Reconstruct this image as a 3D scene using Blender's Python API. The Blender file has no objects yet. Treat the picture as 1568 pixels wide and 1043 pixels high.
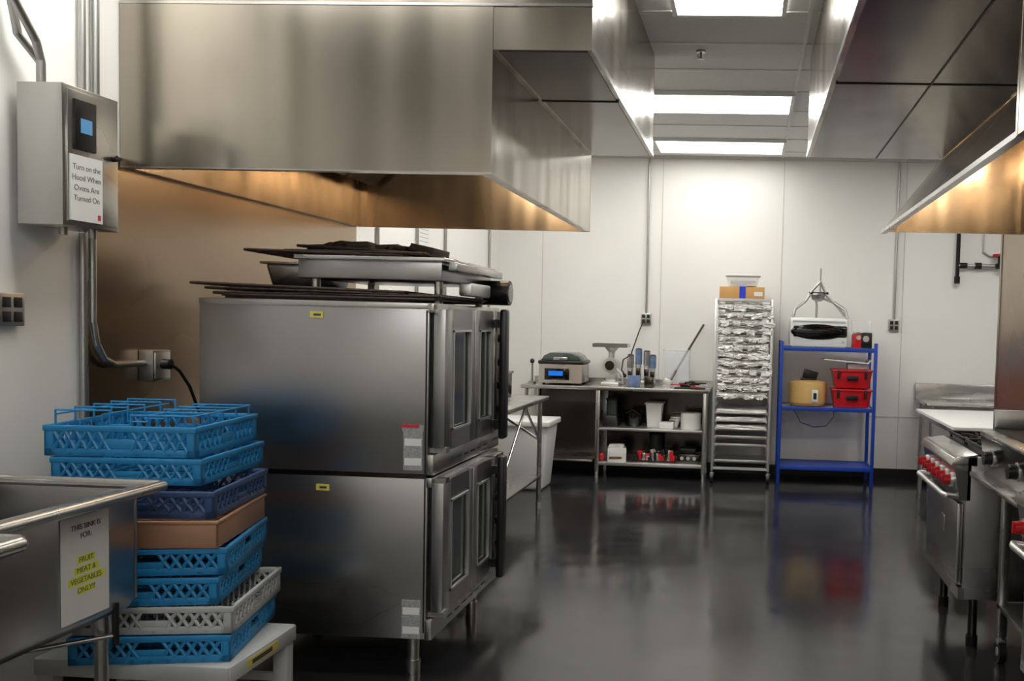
import bpy, bmesh, math, random
from mathutils import Vector, Matrix
random.seed(7)
sc = bpy.context.scene
sc.view_settings.view_transform = 'Standard'
sc.view_settings.look = 'None'
sc.view_settings.exposure = 0.0

# ------------------------------------------------------------ materials
def lin(c):
    return tuple(((v/255.0)/12.92 if v/255.0 <= 0.04045 else ((v/255.0+0.055)/1.055)**2.4) for v in c)
MATS = {}
def mat(name, rgb, rough=0.5, metal=0.0, var=0.06, nscale=6.0, stretch=(1,1,1), bump=0.0, bscale=None,
        rvar=0.0, emis=None, estr=0.0, alpha=1.0, trans=0.0, coat=0.0, bstretch=None, spec=0.5, detail=4):
    m = bpy.data.materials.new(name); m.use_nodes = True
    nt = m.node_tree; N = nt.nodes; L = nt.links
    b = N['Principled BSDF']
    c = lin(rgb)
    tc = N.new('ShaderNodeTexCoord'); mp = N.new('ShaderNodeMapping')
    mp.inputs['Scale'].default_value = stretch
    L.new(tc.outputs['Object'], mp.inputs['Vector'])
    nz = N.new('ShaderNodeTexNoise'); nz.inputs['Scale'].default_value = nscale; nz.inputs['Detail'].default_value = detail
    L.new(mp.outputs['Vector'], nz.inputs['Vector'])
    cr = N.new('ShaderNodeMapRange')
    cr.inputs['From Min'].default_value = 0.3; cr.inputs['From Max'].default_value = 0.7
    cr.inputs['To Min'].default_value = 1-var; cr.inputs['To Max'].default_value = 1+var
    L.new(nz.outputs['Fac'], cr.inputs['Value'])
    mx = N.new('ShaderNodeVectorMath'); mx.operation = 'SCALE'
    mx.inputs[0].default_value = c
    L.new(cr.outputs['Result'], mx.inputs['Scale'])
    L.new(mx.outputs['Vector'], b.inputs['Base Color'])
    b.inputs['Metallic'].default_value = metal
    b.inputs['Roughness'].default_value = rough
    b.inputs['Specular IOR Level'].default_value = spec
    if rvar > 0:
        r2 = N.new('ShaderNodeMapRange')
        r2.inputs['From Min'].default_value = 0.3; r2.inputs['From Max'].default_value = 0.7
        r2.inputs['To Min'].default_value = max(0.02, rough-rvar); r2.inputs['To Max'].default_value = rough+rvar
        L.new(nz.outputs['Fac'], r2.inputs['Value']); L.new(r2.outputs['Result'], b.inputs['Roughness'])
    if bump > 0:
        mp2 = N.new('ShaderNodeMapping'); mp2.inputs['Scale'].default_value = bstretch or stretch
        L.new(tc.outputs['Object'], mp2.inputs['Vector'])
        n2 = N.new('ShaderNodeTexNoise'); n2.inputs['Scale'].default_value = bscale or nscale; n2.inputs['Detail'].default_value = 1
        L.new(mp2.outputs['Vector'], n2.inputs['Vector'])
        bp = N.new('ShaderNodeBump'); bp.inputs['Strength'].default_value = 1.0; bp.inputs['Distance'].default_value = bump
        L.new(n2.outputs['Fac'], bp.inputs['Height']); L.new(bp.outputs['Normal'], b.inputs['Normal'])
    if emis:
        b.inputs['Emission Color'].default_value = (*lin(emis), 1); b.inputs['Emission Strength'].default_value = estr
    b.inputs['Alpha'].default_value = alpha
    b.inputs['Transmission Weight'].default_value = trans
    b.inputs['Coat Weight'].default_value = coat
    MATS[name] = m
    return m

mat('wall_paint', (228,226,221), 0.55, var=0.02, nscale=1.5)
mat('wall_seam', (200,197,190), 0.5)
mat('ceiling_tile', (232,232,230), 0.8, var=0.03, nscale=30)
mat('tbar', (222,222,220), 0.5)
mat('black_base', (18,18,18), 0.45)
mat('floor_epoxy', (34,34,36), 0.145, var=0.3, nscale=1.3, rvar=0.05, bump=0.005, bscale=2.6, spec=0.85)
mat('steel_hood', (168,160,148), 0.23, 1.0, var=0.12, nscale=2.2, stretch=(2.4,2.4,0.18), bump=0.012, bscale=1.8, bstretch=(1.9,1.9,0.16), rvar=0.03, detail=1)  # stretched colour noise paints vertical reflection bands into the steel
mat('steel_hood_in', (160,146,128), 0.25, 1.0, var=0.12, nscale=2.0, stretch=(3,3,0.3), rvar=0.03, bump=0.006, bscale=2, bstretch=(3,3,0.2), detail=1)
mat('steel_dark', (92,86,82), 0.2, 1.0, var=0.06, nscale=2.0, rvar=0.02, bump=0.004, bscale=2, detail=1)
mat('steel', (188,187,184), 0.27, 1.0, var=0.03, nscale=3, rvar=0.015, detail=1)
mat('steel_oven', (168,167,166), 0.29, 1.0, var=0.04, nscale=2, stretch=(0.4,0.4,2), rvar=0.02, detail=1)
mat('steel_panel', (168,150,130), 0.27, 1.0, var=0.08, nscale=1.0, rvar=0.03, detail=1)
mat('alu', (224,224,222), 0.4, 1.0, var=0.04)
mat('galv', (172,172,169), 0.38, 1.0, var=0.06)
mat('rust_wire', (52,42,36), 0.55, 0.6, var=0.3, nscale=20)
mat('black_plastic', (20,20,21), 0.35)
mat('black_gloss', (10,10,11), 0.08)
mat('oven_glass', (70,80,76), 0.1, 0.0, var=0.1, spec=0.6)
mat('white_plastic', (222,222,218), 0.35, var=0.02)
mat('grey_plastic', (176,180,182), 0.45, var=0.05)
mat('rack_blue', (38,132,188), 0.42, var=0.1, nscale=8)
mat('rack_navy', (52,78,120), 0.45, var=0.1, nscale=8)
mat('rack_tan', (168,126,98), 0.5, var=0.05)
mat('rack_white', (184,186,184), 0.45)
mat('blue_paint', (22,62,160), 0.35)
mat('red_plastic', (196,22,34), 0.3)
mat('red_knob', (180,22,30), 0.25)
mat('cardboard', (196,150,92), 0.8, var=0.08)
mat('blue_tape', (30,60,190), 0.4)
mat('tan_pot', (205,168,105), 0.35)
mat('paper', (222,222,218), 0.7, var=0.01)
mat('paper_ink', (60,60,62), 0.7)
mat('hi_yellow', (226,232,60), 0.7)
mat('yellow_label', (205,190,90), 0.5)
mat('red_ink', (190,40,50), 0.6)
mat('label_grey', (150,152,152), 0.7, var=0.25, nscale=120)
mat('ink_grey', (100,100,102), 0.7)
mat('screen', (60,110,150), 0.2, emis=(120,180,230), estr=0.25)
mat('screen_blue', (20,90,190), 0.2, emis=(40,130,240), estr=0.5)
mat('light_panel', (255,255,255), 0.4, emis=(255,254,250), estr=14.5)
mat('light_panel_dim', (255,255,255), 0.4, emis=(255,253,248), estr=7.5)  # weaker emission, lowered to soften the hotspot on the back wall
mat('warm_bulb', (255,220,170), 0.4, emis=(255,205,145), estr=10.0)
mat('clear_plastic', (235,238,240), 0.08, alpha=0.28, var=0.02)
mat('wrap', (232,230,226), 0.28, var=0.12, nscale=25, coat=0.5)
mat('wrap_dark', (150,140,130), 0.25, var=0.5, nscale=18, coat=0.6)
mat('white_board', (228,228,224), 0.4, var=0.01)
mat('iron', (28,27,27), 0.5, 0.6)
mat('blue_grey', (96,116,150), 0.4, var=0.4, nscale=20)
mat('food_brown', (120,80,50), 0.8, var=0.3, nscale=20)

# ------------------------------------------------------------ builder
class B:
    def __init__(s, name):
        s.name = name; s.bm = bmesh.new(); s.slots = []; s.M = Matrix.Identity(4)
    def mi(s, m):
        if m not in s.slots: s.slots.append(m)
        return s.slots.index(m)
    def _fin(s, bm2, m, smooth=True):
        i = s.mi(m)
        for f in bm2.faces: f.material_index = i; f.smooth = smooth
        bm2.transform(s.M)
        me = bpy.data.meshes.new('t'); bm2.to_mesh(me); bm2.free()
        s.bm.from_mesh(me); bpy.data.meshes.remove(me)
    def box(s, x0,x1,y0,y1,z0,z1, m, bev=0.0, rz=0.0, jit=0.0, sub=0, rx=0.0, ry=0.0):
        b = bmesh.new(); bmesh.ops.create_cube(b, size=1.0)
        bmesh.ops.scale(b, vec=(x1-x0,y1-y0,z1-z0), verts=b.verts)
        if sub: bmesh.ops.subdivide_edges(b, edges=b.edges, cuts=sub, use_grid_fill=True)
        if jit:
            for v in b.verts: v.co += Vector((random.uniform(-jit,jit),random.uniform(-jit,jit),random.uniform(-jit,jit)))
        if bev > 0:
            bmesh.ops.bevel(b, geom=b.edges[:], offset=min(bev, 0.45*min(x1-x0,y1-y0,z1-z0)), segments=2, affect='EDGES', profile=0.5)
        R = Matrix.Rotation(rz,4,'Z') @ Matrix.Rotation(ry,4,'Y') @ Matrix.Rotation(rx,4,'X')
        b.transform(Matrix.Translation(((x0+x1)/2,(y0+y1)/2,(z0+z1)/2)) @ R)
        s._fin(b, m, smooth=(bev > 0 or jit > 0)); return s
    def cyl(s, p0, p1, r, m, seg=16, r2=None, caps=True):
        p0 = Vector(p0); p1 = Vector(p1); d = p1-p0
        b = bmesh.new()
        bmesh.ops.create_cone(b, cap_ends=caps, segments=seg, radius1=r, radius2=(r if r2 is None else r2), depth=d.length)
        q = Vector((0,0,1)).rotation_difference(d.normalized()).to_matrix().to_4x4()
        b.transform(Matrix.Translation((p0+p1)/2) @ q)
        s._fin(b, m); return s
    def tube(s, pts, r, m, seg=10, closed=False):
        n = len(pts)
        for i in range(n-1 + (1 if closed else 0)):
            s.cyl(pts[i], pts[(i+1)%n], r, m, seg)
        for p in pts[1:-1] if not closed else pts: s.ball(p, (r,r,r), m, 8)
        return s
    def ball(s, c, rad, m, seg=16):
        b = bmesh.new(); bmesh.ops.create_uvsphere(b, u_segments=seg, v_segments=max(6,seg//2), radius=1.0)
        b.transform(Matrix.Translation(c) @ Matrix.Diagonal((rad[0],rad[1],rad[2],1)))
        s._fin(b, m); return s
    def prism(s, pts, axis, a, b_, m, bev=0.0):
        b = bmesh.new()
        def mk(p, t):
            if axis == 'y': return (p[0], t, p[1])
            if axis == 'x': return (t, p[0], p[1])
            return (p[0], p[1], t)
        v0 = [b.verts.new(mk(p,a)) for p in pts]; v1 = [b.verts.new(mk(p,b_)) for p in pts]
        n = len(pts)
        b.faces.new(v0); b.faces.new(v1[::-1])
        for i in range(n): b.faces.new((v0[i], v1[i], v1[(i+1)%n], v0[(i+1)%n]))
        bmesh.ops.recalc_face_normals(b, faces=b.faces)
        if bev: bmesh.ops.bevel(b, geom=b.edges[:], offset=bev, segments=2, affect='EDGES', profile=0.5)
        s._fin(b, m, smooth=bev > 0); return s
    def frustum(s, cx, cy, z0, z1, w0, d0, w1, d1, m, bev=0.0):
        b = bmesh.new(); bmesh.ops.create_cube(b, size=1.0)
        for v in b.verts:
            t = v.co.z > 0
            v.co = Vector((v.co.x*(w1 if t else w0), v.co.y*(d1 if t else d0), z1 if t else z0))
        if bev: bmesh.ops.bevel(b, geom=b.edges[:], offset=bev, segments=3, affect='EDGES', profile=0.5)
        b.transform(Matrix.Translation((cx,cy,0)))
        s._fin(b, m); return s
    def lathe(s, c, prof, m, seg=28):
        b = bmesh.new(); rings = []
        for r,z in prof:
            rings.append([b.verts.new((c[0]+r*math.cos(2*math.pi*k/seg), c[1]+r*math.sin(2*math.pi*k/seg), c[2]+z)) for k in range(seg)])
        for a,bb in zip(rings[:-1], rings[1:]):
            for k in range(seg): b.faces.new((a[k],a[(k+1)%seg],bb[(k+1)%seg],bb[k]))
        b.faces.new(rings[0][::-1]); b.faces.new(rings[-1])
        bmesh.ops.recalc_face_normals(b, faces=b.faces)
        s._fin(b, m); return s
    def done(s, parent=None):
        xs=[v.co for v in s.bm.verts]
        lo = Vector((min(v.x for v in xs),min(v.y for v in xs),min(v.z for v in xs)))
        hi = Vector((max(v.x for v in xs),max(v.y for v in xs),max(v.z for v in xs)))
        o = Vector(((lo.x+hi.x)/2,(lo.y+hi.y)/2,lo.z))
        bmesh.ops.translate(s.bm, verts=s.bm.verts, vec=-o)
        me = bpy.data.meshes.new(s.name); s.bm.to_mesh(me); s.bm.free()
        for m in s.slots: me.materials.append(MATS[m])
        try: me.set_sharp_from_angle(angle=math.radians(38))
        except Exception: pass
        ob = bpy.data.objects.new(s.name, me); ob.location = o
        sc.collection.objects.link(ob)
        if parent:
            ob.parent = parent; ob.location = o - parent.location
        return ob

def text(parent, name, body, size, loc, rot, m, align='CENTER', space=1.0):
    cu = bpy.data.curves.new(name, 'FONT'); cu.body = body; cu.size = size
    cu.align_x = align; cu.space_line = space; cu.extrude = 0.0003
    cu.materials.append(MATS[m])
    ob = bpy.data.objects.new(name, cu); sc.collection.objects.link(ob)
    ob.parent = parent; ob.location = Vector(loc)-parent.location; ob.rotation_euler = rot
    return ob

XL, YB, H = -2.60, 9.30, 3.20
XR, YF = 4.2, -2.2
# ------------------------------------------------------------ shell
b=B('floor'); b.box(XL-.1,XR+.1,YF-.1,YB+.1,-0.1,0,'floor_epoxy'); b.done()
b=B('ceiling'); b.box(XL-.1,XR+.1,YF-.1,YB+.1,H,H+.1,'ceiling_tile'); b.done()
b=B('wall_back'); b.box(XL-.1,XR+.1,YB,YB+.1,0,H,'wall_paint'); b.done()
b=B('wall_left'); b.box(XL-.1,XL,YF,YB,0,H,'wall_paint'); b.done()
b=B('wall_right'); b.box(XR,XR+.1,YF,YB,0,H,'wall_paint'); b.done()
b=B('wall_rear'); b.box(XL-.1,XR+.1,YF-.1,YF,0,H,'wall_paint'); b.done()
b=B('wall_partition'); b.box(1.72,1.86,0.2,6.40,0,H,'wall_paint'); b.box(1.70,1.719,0.2,6.379,0.1,H-0.6,'steel_panel'); b.box(1.695,1.88,6.38,6.42,0.1,H-0.6,'steel_hood');b.done()
b=B('baseboard_back'); b.box(XL,XR,YB-.012,YB,0,.1,'black_base'); b.done()
b=B('baseboard_left'); b.box(XL,XL+.012,YF,YB-.012,0,.1,'black_base'); b.done()
b=B('trim_1')
for x in (-2.15,-0.93,0.29,1.51,2.73):
    b.box(x-.004,x+.004,YB-.004,YB,.1,H,'wall_seam')
b.box(1.2,2.4,YB-.005,YB,.62,.63,'wall_seam')
b.box(XL,XR,YB-.03,YB,H-.03,H,'wall_seam')
b.done()
b=B('trim_2')
for x in (-2.15,-.95,.27,1.49,2.71): b.box(x-.012,x+.012,YF,YB-.03,H-.006,H,'tbar')
for y in (9.0,8.4,7.86,7.32,6.72,6.16,5.6,5.04,4.44,3.84,3.24,2.64,2.04,1.44,.84,.24,-.36,-.96,-1.56):
    b.box(XL,XR,y-.012,y+.012,H-.0065,H,'tbar')
b.done()
def clight(x0,x1,y0,y1,pm='light_panel'):
    b=B('ceiling_light')
    b.box(x0,x1,y0,y0+.025,H-.03,H-.007,'white_plastic'); b.box(x0,x1,y1-.025,y1,H-.03,H-.007,'white_plastic')
    b.box(x0,x0+.025,y0+.025,y1-.025,H-.03,H-.007,'white_plastic'); b.box(x1-.025,x1,y0+.025,y1-.025,H-.03,H-.007,'white_plastic')
    b.box(x0+.02,x1-.02,y0+.02,y1-.02,H-.027,H-.01,pm); b.done()
clight(-.95,.27,8.40,9.0,'light_panel_dim'); clight(-.95,.27,6.72,7.32); clight(-.47,.14,4.46,5.04)
clight(-2.5,-1.3,2.75,3.35); clight(-.9,.3,.0,.6); clight(0.3,1.5,-1.56,-.96); clight(-2.0,-.8,-1.56,-.96)  # unseen fixtures; the first two are added to brighten the left wall
clight(1.5,2.7,7.32,7.86); clight(2.8,4.0,4.44,5.04); clight(-2.3,-1.1,7.86,8.4,'light_panel_dim'); clight(-2.3,-1.1,6.16,6.72)  # hidden fixtures, added as fill light beyond the hoods and partition

b=B('ceiling_sprinkler'); b.cyl((-.36,5.75,H),(-.36,5.75,H-.012),.03,'galv',20); b.cyl((-.36,5.75,H-.008),(-.36,5.75,H-.05),.008,'galv')
b.cyl((-.36,5.75,H-.05),(-.36,5.75,H-.054),.02,'galv'); b.tube([(-.375,5.75,H-.02),(-.38,5.75,H-.035),(-.365,5.75,H-.05)],.003,'galv'); b.done()

# ------------------------------------------------------------ left hood
b=B('exhaust_hood')
hx0,hx1,hy0,hy1,hb,ht = XL+.008,-1.055,3.63,5.88,2.08,2.74
b.box(hx0,hx1,hy0,hy0+.02,hb,ht,'steel_hood')
b.box(hx1-.02,hx1-.0005,hy0+.021,hy1-.021,hb+.001,ht-.001,'steel_hood')
b.box(hx0,hx1,hy1-.02,hy1,hb,ht,'steel_hood_in')
b.box(hx0+.001,hx0+.03,hy0+.021,hy1-.021,hb+.001,ht-.021,'steel_hood_in')
b.box(hx0+.001,hx1-.021,hy0+.021,hy1-.021,ht-.02,ht-.001,'steel_hood_in')
b.box(hx0+.031,hx1-.051,hy0+.0205,hy0+.05,hb+.002,hb+.03,'steel_hood_in'); b.box(hx1-.05,hx1-.0205,hy0+.0205,hy1-.0205,hb+.002,hb+.03,'steel_hood_in')
px1=-.66; pb=2.57
b.box(hx1+.0005,px1,hy0+.003,hy1,pb,ht-.002,'steel_hood')
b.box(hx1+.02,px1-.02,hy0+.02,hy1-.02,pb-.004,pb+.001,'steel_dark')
b.box(hx1+.01,px1-.01,4.44,4.45,pb-.008,pb,'black_base')
b.box(hx0+.002,px1-.001,hy0+.012,hy1-.002,ht+.001,H,'steel_hood')
b.box(hx0,px1+.004,hy0-.004,hy0+.011,ht-.001,ht+.010,'steel')
b.box(px1+.0005,px1+.006,hy0+.004,hy1,pb-.005,pb+.02,'steel')
b.box(hx0,hx1+.004,hy0-.003,hy0-.0005,hb,hb+.006,'steel')
for k in range(5):
    y=hy0+.12+k*.42
    b.box(hx0+.08,hx0+.45,y,y+.38,2.45,2.49,'steel_hood_in',ry=-.7)
for y in (4.3,5.2):
    b.cyl((-1.6,y,ht-.02),(-1.6,y,ht-.07),.06,'galv',20); b.ball((-1.6,y,ht-.11),(.05,.05,.06),'warm_bulb',16)
b.done()
b=B('stainless_wall_panel'); b.box(XL+.001,XL+.005,3.45,5.88,.9,2.12,'steel_panel'); b.box(XL+.001,XL+.007,3.44,3.449,.9,2.12,'steel'); b.done()

# ------------------------------------------------------------ right hood
b=B('exhaust_hood')
X0,X1,XW=.806,1.165,1.694
y0,y1=2.73,5.88; hb2,pb2=2.12,2.58
prof=[(X0,hb2),(XW,hb2),(XW,H),(X1,H),(X1,pb2)]
b.prism(prof,'y',y1-.02,y1,'steel_hood_in'); b.prism(prof,'y',y0,y0+.02,'steel_hood')
b.prism([(X0+.0005,hb2+.001),(X0+.02,hb2+.001),(X1+.02,pb2-.001),(X1+.0005,pb2-.001)],'y',y0+.021,y1-.021,'steel_hood')
b.box(X0-.004,X0+.03,y0-.001,y1+.001,hb2-.012,hb2+.008,'steel')
b.box(XW-.03,XW-.001,y0+.021,y1-.021,hb2+.001,H-.001,'steel_hood_in')
b.box(.325,X1-.001,y0-.03,y1+.001,pb2,H,'steel_hood')
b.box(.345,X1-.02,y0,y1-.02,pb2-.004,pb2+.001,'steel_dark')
b.box(.318,.3245,y0-.03,y1+.001,pb2-.005,pb2+.02,'steel')
b.box(.34,X1-.01,4.09,4.10,pb2-.008,pb2,'black_base')
b.box(.75,.756,y0-.02,y1-.02,pb2-.0085,pb2,'black_base')
b.box(X1+.001,XW-.031,y0+.021,y1-.021,H-.25,H-.23,'steel_hood_in')
for y in (4.0,5.3):
    b.cyl((1.45,y,H-.25),(1.45,y,H-.40),.06,'galv',20); b.ball((1.45,y,H-.46),(.05,.05,.06),'warm_bulb',16)
b.done()
b=B('exhaust_hood')
b.box(.735,1.69,2.66,2.68,2.06,H,'steel_hood'); b.box(.736,.755,.621,2.659,2.061,H,'steel_hood'); b.box(.735,1.69,.6,.62,2.06,H,'steel_hood')
b.box(.756,1.689,.621,2.659,2.5,2.52,'steel_hood_in'); b.done()

# ------------------------------------------------------------ control box
b=B('hood_control_box')
b.box(-2.565,-2.4,3.07,3.35,1.79,2.28,'steel',.003)
for z in (1.85,2.2): b.box(XL+.001,-2.564,3.12,3.30,z-.02,z+.02,'galv')
b.box(-2.4005,-2.392,3.085,3.335,1.805,2.265,'steel',.002)
b.box(-2.393,-2.383,3.11,3.215,2.06,2.235,'black_plastic',.003)
b.box(-2.384,-2.381,3.135,3.19,2.12,2.17,'screen')
b.box(-2.395,-2.388,3.09,3.25,1.81,2.04,'paper'); b.box(-2.388,-2.3875,3.225,3.24,1.82,1.84,'red_ink')
b.cyl((-2.395,3.31,2.06),(-2.375,3.31,2.06),.012,'black_plastic'); b.box(-2.376,-2.37,3.30,3.33,2.055,2.065,'black_plastic')
b.cyl((-2.5,3.2,1.79),(-2.5,3.2,1.765),.014,'galv'); b.cyl((-2.45,3.28,1.79),(-2.45,3.28,1.76),.014,'galv')
ob=b.done()
text(ob,'notice_text','Turn on the\nHood When\nOvens Are\nTurned On',.028,(-2.3875,3.17,1.99),(math.pi/2,0,math.pi/2),'ink_grey',space=1.3)
b=B('electrical_conduit')
b.tube([(-2.578,3.40,2.3),(-2.578,3.40,H)],.014,'galv'); b.tube([(-2.578,3.47,2.0),(-2.578,3.47,H)],.016,'galv')
b.tube([(-2.5,2.96,H-.04),(-2.5,2.96,2.62),(-2.5,2.98,2.54),(-2.5,3.08,2.42),(-2.5,3.10,2.36),(-2.5,3.10,2.28)],.014,'galv')
b.tube([(-2.53,3.14,2.28),(-2.53,3.14,2.36),(-2.55,3.06,2.44),(-2.55,3.02,2.6),(-2.55,3.02,H)],.014,'galv')
b.done()
b=B('electrical_conduit')
b.tube([(-2.578,3.40,1.79),(-2.578,3.40,.3)],.014,'galv')
b.tube([(-2.57,3.44,2.0),(-2.57,3.44,1.45),(-2.57,3.46,1.36),(-2.57,3.5,1.30),(-2.57,3.56,1.275),(-2.57,3.739,1.275)],.014,'galv')
b.done()
b=B('power_outlet_box'); b.box(XL+.006,-2.53,3.74,3.86,1.20,1.33,'galv',.004); b.box(-2.531,-2.525,3.75,3.85,1.21,1.32,'alu',.002)
b.cyl((-2.525,3.8,1.27),(-2.49,3.8,1.27),.022,'black_plastic'); b.tube([(-2.49,3.8,1.27),(-2.47,3.83,1.24),(-2.47,3.90,1.17),(-2.47,3.97,1.05),(-2.48,4.1,.8)],.007,'black_plastic'); b.done()
def quad_outlet(name, c, face):
    b=B(name); x,y,z=c
    if face=='x':
        b.box(x,x+.03,y-.055,y+.055,z-.058,z+.058,'galv',.004)
        for dy in (-.025,.025):
            for dz in (-.025,.025): b.box(x+.03,x+.033,y+dy-.017,y+dy+.017,z+dz-.018,z+dz+.018,'black_plastic',.001)
    else:
        b.box(x-.05,x+.05,y-.03,y,z-.058,z+.058,'galv',.004)
        for dx in (-.024,.024):
            for dz in (-.025,.025): b.box(x+dx-.016,x+dx+.016,y-.033,y-.03,z+dz-.018,z+dz+.018,'black_plastic',.001)
    return b
quad_outlet('wall_outlet',(XL,3.05,1.49),'x').done()
b=quad_outlet('wall_outlet',(-1.07,YB,1.55),'y'); b.tube([(-1.07,YB-.02,1.6),(-1.07,YB-.02,H)],.011,'galv')
b.tube([(-1.09,YB-.05,1.53),(-1.13,YB-.08,1.42),(-1.2,YB-.1,1.2),(-1.2,YB-.12,1.0)],.006,'black_plastic'); b.done()
b=quad_outlet('wall_outlet',(1.43,YB,1.55),'y'); b.tube([(1.43,YB-.02,1.6),(1.43,YB-.02,H)],.011,'galv'); b.done()
b=B('gas_pipe'); b.tube([(2.03,YB-.05,2.5),(2.03,YB-.05,2.02)],.02,'iron'); b.tube([(2.03,YB-.05,2.5),(2.03,YB-.05,H)],.018,'galv'); b.tube([(2.03,YB-.05,2.16),(2.75,YB-.05,2.16),(2.75,YB-.05,H)],.018,'galv')
b.cyl((2.03,YB-.05,1.98),(2.03,YB-.05,2.05),.028,'iron'); b.cyl((2.2,YB-.05,2.16),(2.26,YB-.05,2.16),.032,'iron'); b.cyl((2.05,YB-.05,2.16),(2.12,YB-.05,2.16),.028,'iron')
b.cyl((2.42,YB-.1,2.16),(2.42,YB-.1,2.26),.012,'iron'); b.lathe((2.42,YB-.1,2.25),[(.01,0),(.06,0),(.065,.012),(.06,.025),(.01,.025)],'red_knob')
b.cyl((2.42,YB-.05,2.16),(2.42,YB-.11,2.16),.03,'iron'); b.tube([(2.28,YB-.02,H),(2.28,YB-.02,2.3),(2.34,YB-.02,2.26),(2.5,YB-.02,2.25)],.008,'galv'); b.done()
b=B('electrical_conduit')
for y in (6.2,6.95,7.6,8.9): b.tube([(XL+.015,y,1.1),(XL+.015,y,H)],.012,'galv')
b.done()
b=B('wall_notice'); b.box(XL,XL+.003,7.0,7.25,1.97,2.25,'paper'); 
for k in range(7): b.box(XL+.003,XL+.0035,7.03,7.22,2.0+k*.032,2.005+k*.032,'label_grey')
b.done()

# ------------------------------------------------------------ double-stacked convection oven
b=B('convection_oven')
ox0,ox1,oy0,oy1=-2.27,-1.305,3.65,4.62
for zb,zt in ((.17,.845),(.855,1.56)):
    b.box(ox0,ox1,oy0,oy1,zb,zt,'steel_oven',.004)
    b.box(ox1-.004,ox1+.02,oy0-.004,oy1,zt-.04,zt,'steel',.003)
    b.box(ox1-.004,ox1+.025,oy0-.004,oy1,zb,zb+.085,'steel',.004)
    b.box(ox1,ox1+.012,oy0+.03,oy1-.02,zb+.085,zt-.04,'black_base')
    dz0,dz1=zb+.095,zt-.02
    for (ya,yb) in ((oy0+.02,4.075),(4.085,4.40)):
        w=.10 if ya<4 else .06
        X=ox1+.012
        b.box(X,X+.05,ya,ya+w,dz0,dz1,'steel_oven',.004); b.box(X,X+.05,yb-.06,yb,dz0,dz1,'steel_oven',.004)
        b.box(X,X+.049,ya+w,yb-.06,dz0,dz0+.08,'steel_oven'); b.box(X,X+.049,ya+w,yb-.06,dz1-.09,dz1,'steel_oven')
        b.box(X+.01,X+.036,ya+w-.01,yb-.05,dz0+.07,dz1-.08,'oven_glass')
        wy0,wy1,wz0,wz1=ya+w,yb-.06,dz0+.08,dz1-.09
        for (a,c,d,e) in ((wy0,wy0+.008,wz0,wz1),(wy1-.008,wy1,wz0,wz1),(wy0,wy1,wz0,wz0+.008),(wy0,wy1,wz1-.008,wz1)):
            b.box(X+.045,X+.054,a,c,d,e,'alu')
    b.box(ox1+.09,ox1+.125,4.36,4.43,dz0-.03,dz1+.01,'black_plastic',.012)
    b.box(ox1+.05,ox1+.1,4.38,4.41,dz0+.02,dz0+.06,'black_plastic'); b.box(ox1+.05,ox1+.1,4.38,4.41,dz1-.08,dz1-.04,'black_plastic')
    b.box(ox1,ox1+.055,4.45,4.61,dz0,dz1,'steel_dark',.004)
    for k in range(4): b.cyl((ox1+.055,4.53,dz0+.1+k*.12),(ox1+.085,4.53,dz0+.1+k*.12),.022,'black_plastic')
    for z in (dz0-.005,dz1-.005): b.box(ox1,ox1+.07,oy0+.02,oy0+.07,z,z+.02,'steel')
    for k in range(6): b.box(ox1+.0245,ox1+.026,oy0+.2+k*.1,oy0+.26+k*.1,zb+.03,zb+.037,'black_base')
b.box(ox0,ox1-.005,oy0-.003,oy0+.01,1.535,1.558,'steel',.001)
b.box(ox0,ox1-.005,oy0-.002,oy0+.01,.84,.86,'steel_dark')
b.box(ox1-.012,ox1-.006,oy0-.003,oy0,.2,1.53,'black_base')
for (x,z) in ((-1.80,1.50),(-1.77,.79)):
    b.box(x,x+.055,oy0-.004,oy0,z-.012,z+.014,'yellow_label'); b.box(x+.014,x+.045,oy0-.0045,oy0-.003,z-.004,z+.005,'paper_ink')
for z0 in (.875,.175):
    b.box(-1.405,-1.325,oy0-.004,oy0,z0,z0+.16,'label_grey'); b.box(-1.400,-1.33,oy0-.0045,oy0,z0+.1,z0+.13,'paper')
    b.box(-1.400,-1.33,oy0-.0045,oy0,z0+.02,z0+.05,'paper')
b.box(-1.412,-1.32,oy0-.004,oy0,1.035,1.06,'label_grey'); b.box(-1.412,-1.34,oy0-.005,oy0,1.05,1.062,'red_ink')
for x in (ox0+.08,ox1-.08):
    for y in (oy0+.08,oy1-.08):
        b.cyl((x,y,.17),(x,y,.06),.025,'steel',20); b.cyl((x,y,.06),(x,y,0),.03,'steel',20)
b.done()

b=B('oven_wire_racks')
def wrack(b,x0,x1,y0,y1,z,rz,n=16,tilt=0):
    cx,cy=(x0+x1)/2,(y0+y1)/2
    b.M=Matrix.Translation((cx,cy,z))@Matrix.Rotation(rz,4,'Z')@Matrix.Rotation(tilt,4,'Y')
    w,d=(x1-x0)/2,(y1-y0)/2
    b.tube([(-w,-d,0),(w,-d,0),(w,d,0),(-w,d,0)],.006,'rust_wire',8,closed=True)
    for k in range(n):
        x=-w+(k+.5)*2*w/n; b.cyl((x,-d,.003),(x,d,.003),.004,'rust_wire',6)
    for y in (-d/2,0,d/2): b.cyl((-w,y,-.003),(w,y,-.003),.005,'rust_wire',6)
    b.M=Matrix.Identity(4)
wrack(b,-2.34,-1.45,3.70,4.3,1.612,.05,tilt=.02)
wrack(b,-2.25,-1.28,3.72,4.35,1.585,-.02,tilt=-.005)
wrack(b,-2.30,-1.32,3.74,4.40,1.598,.03,tilt=.01)
wrack(b,-2.2,-1.30,3.70,4.40,1.575,.0,tilt=.0)
b.box(-2.25,-1.45,3.8,4.4,1.562,1.572,'rust_wire')
b.done()
b=B('steel_food_warmer')
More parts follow.
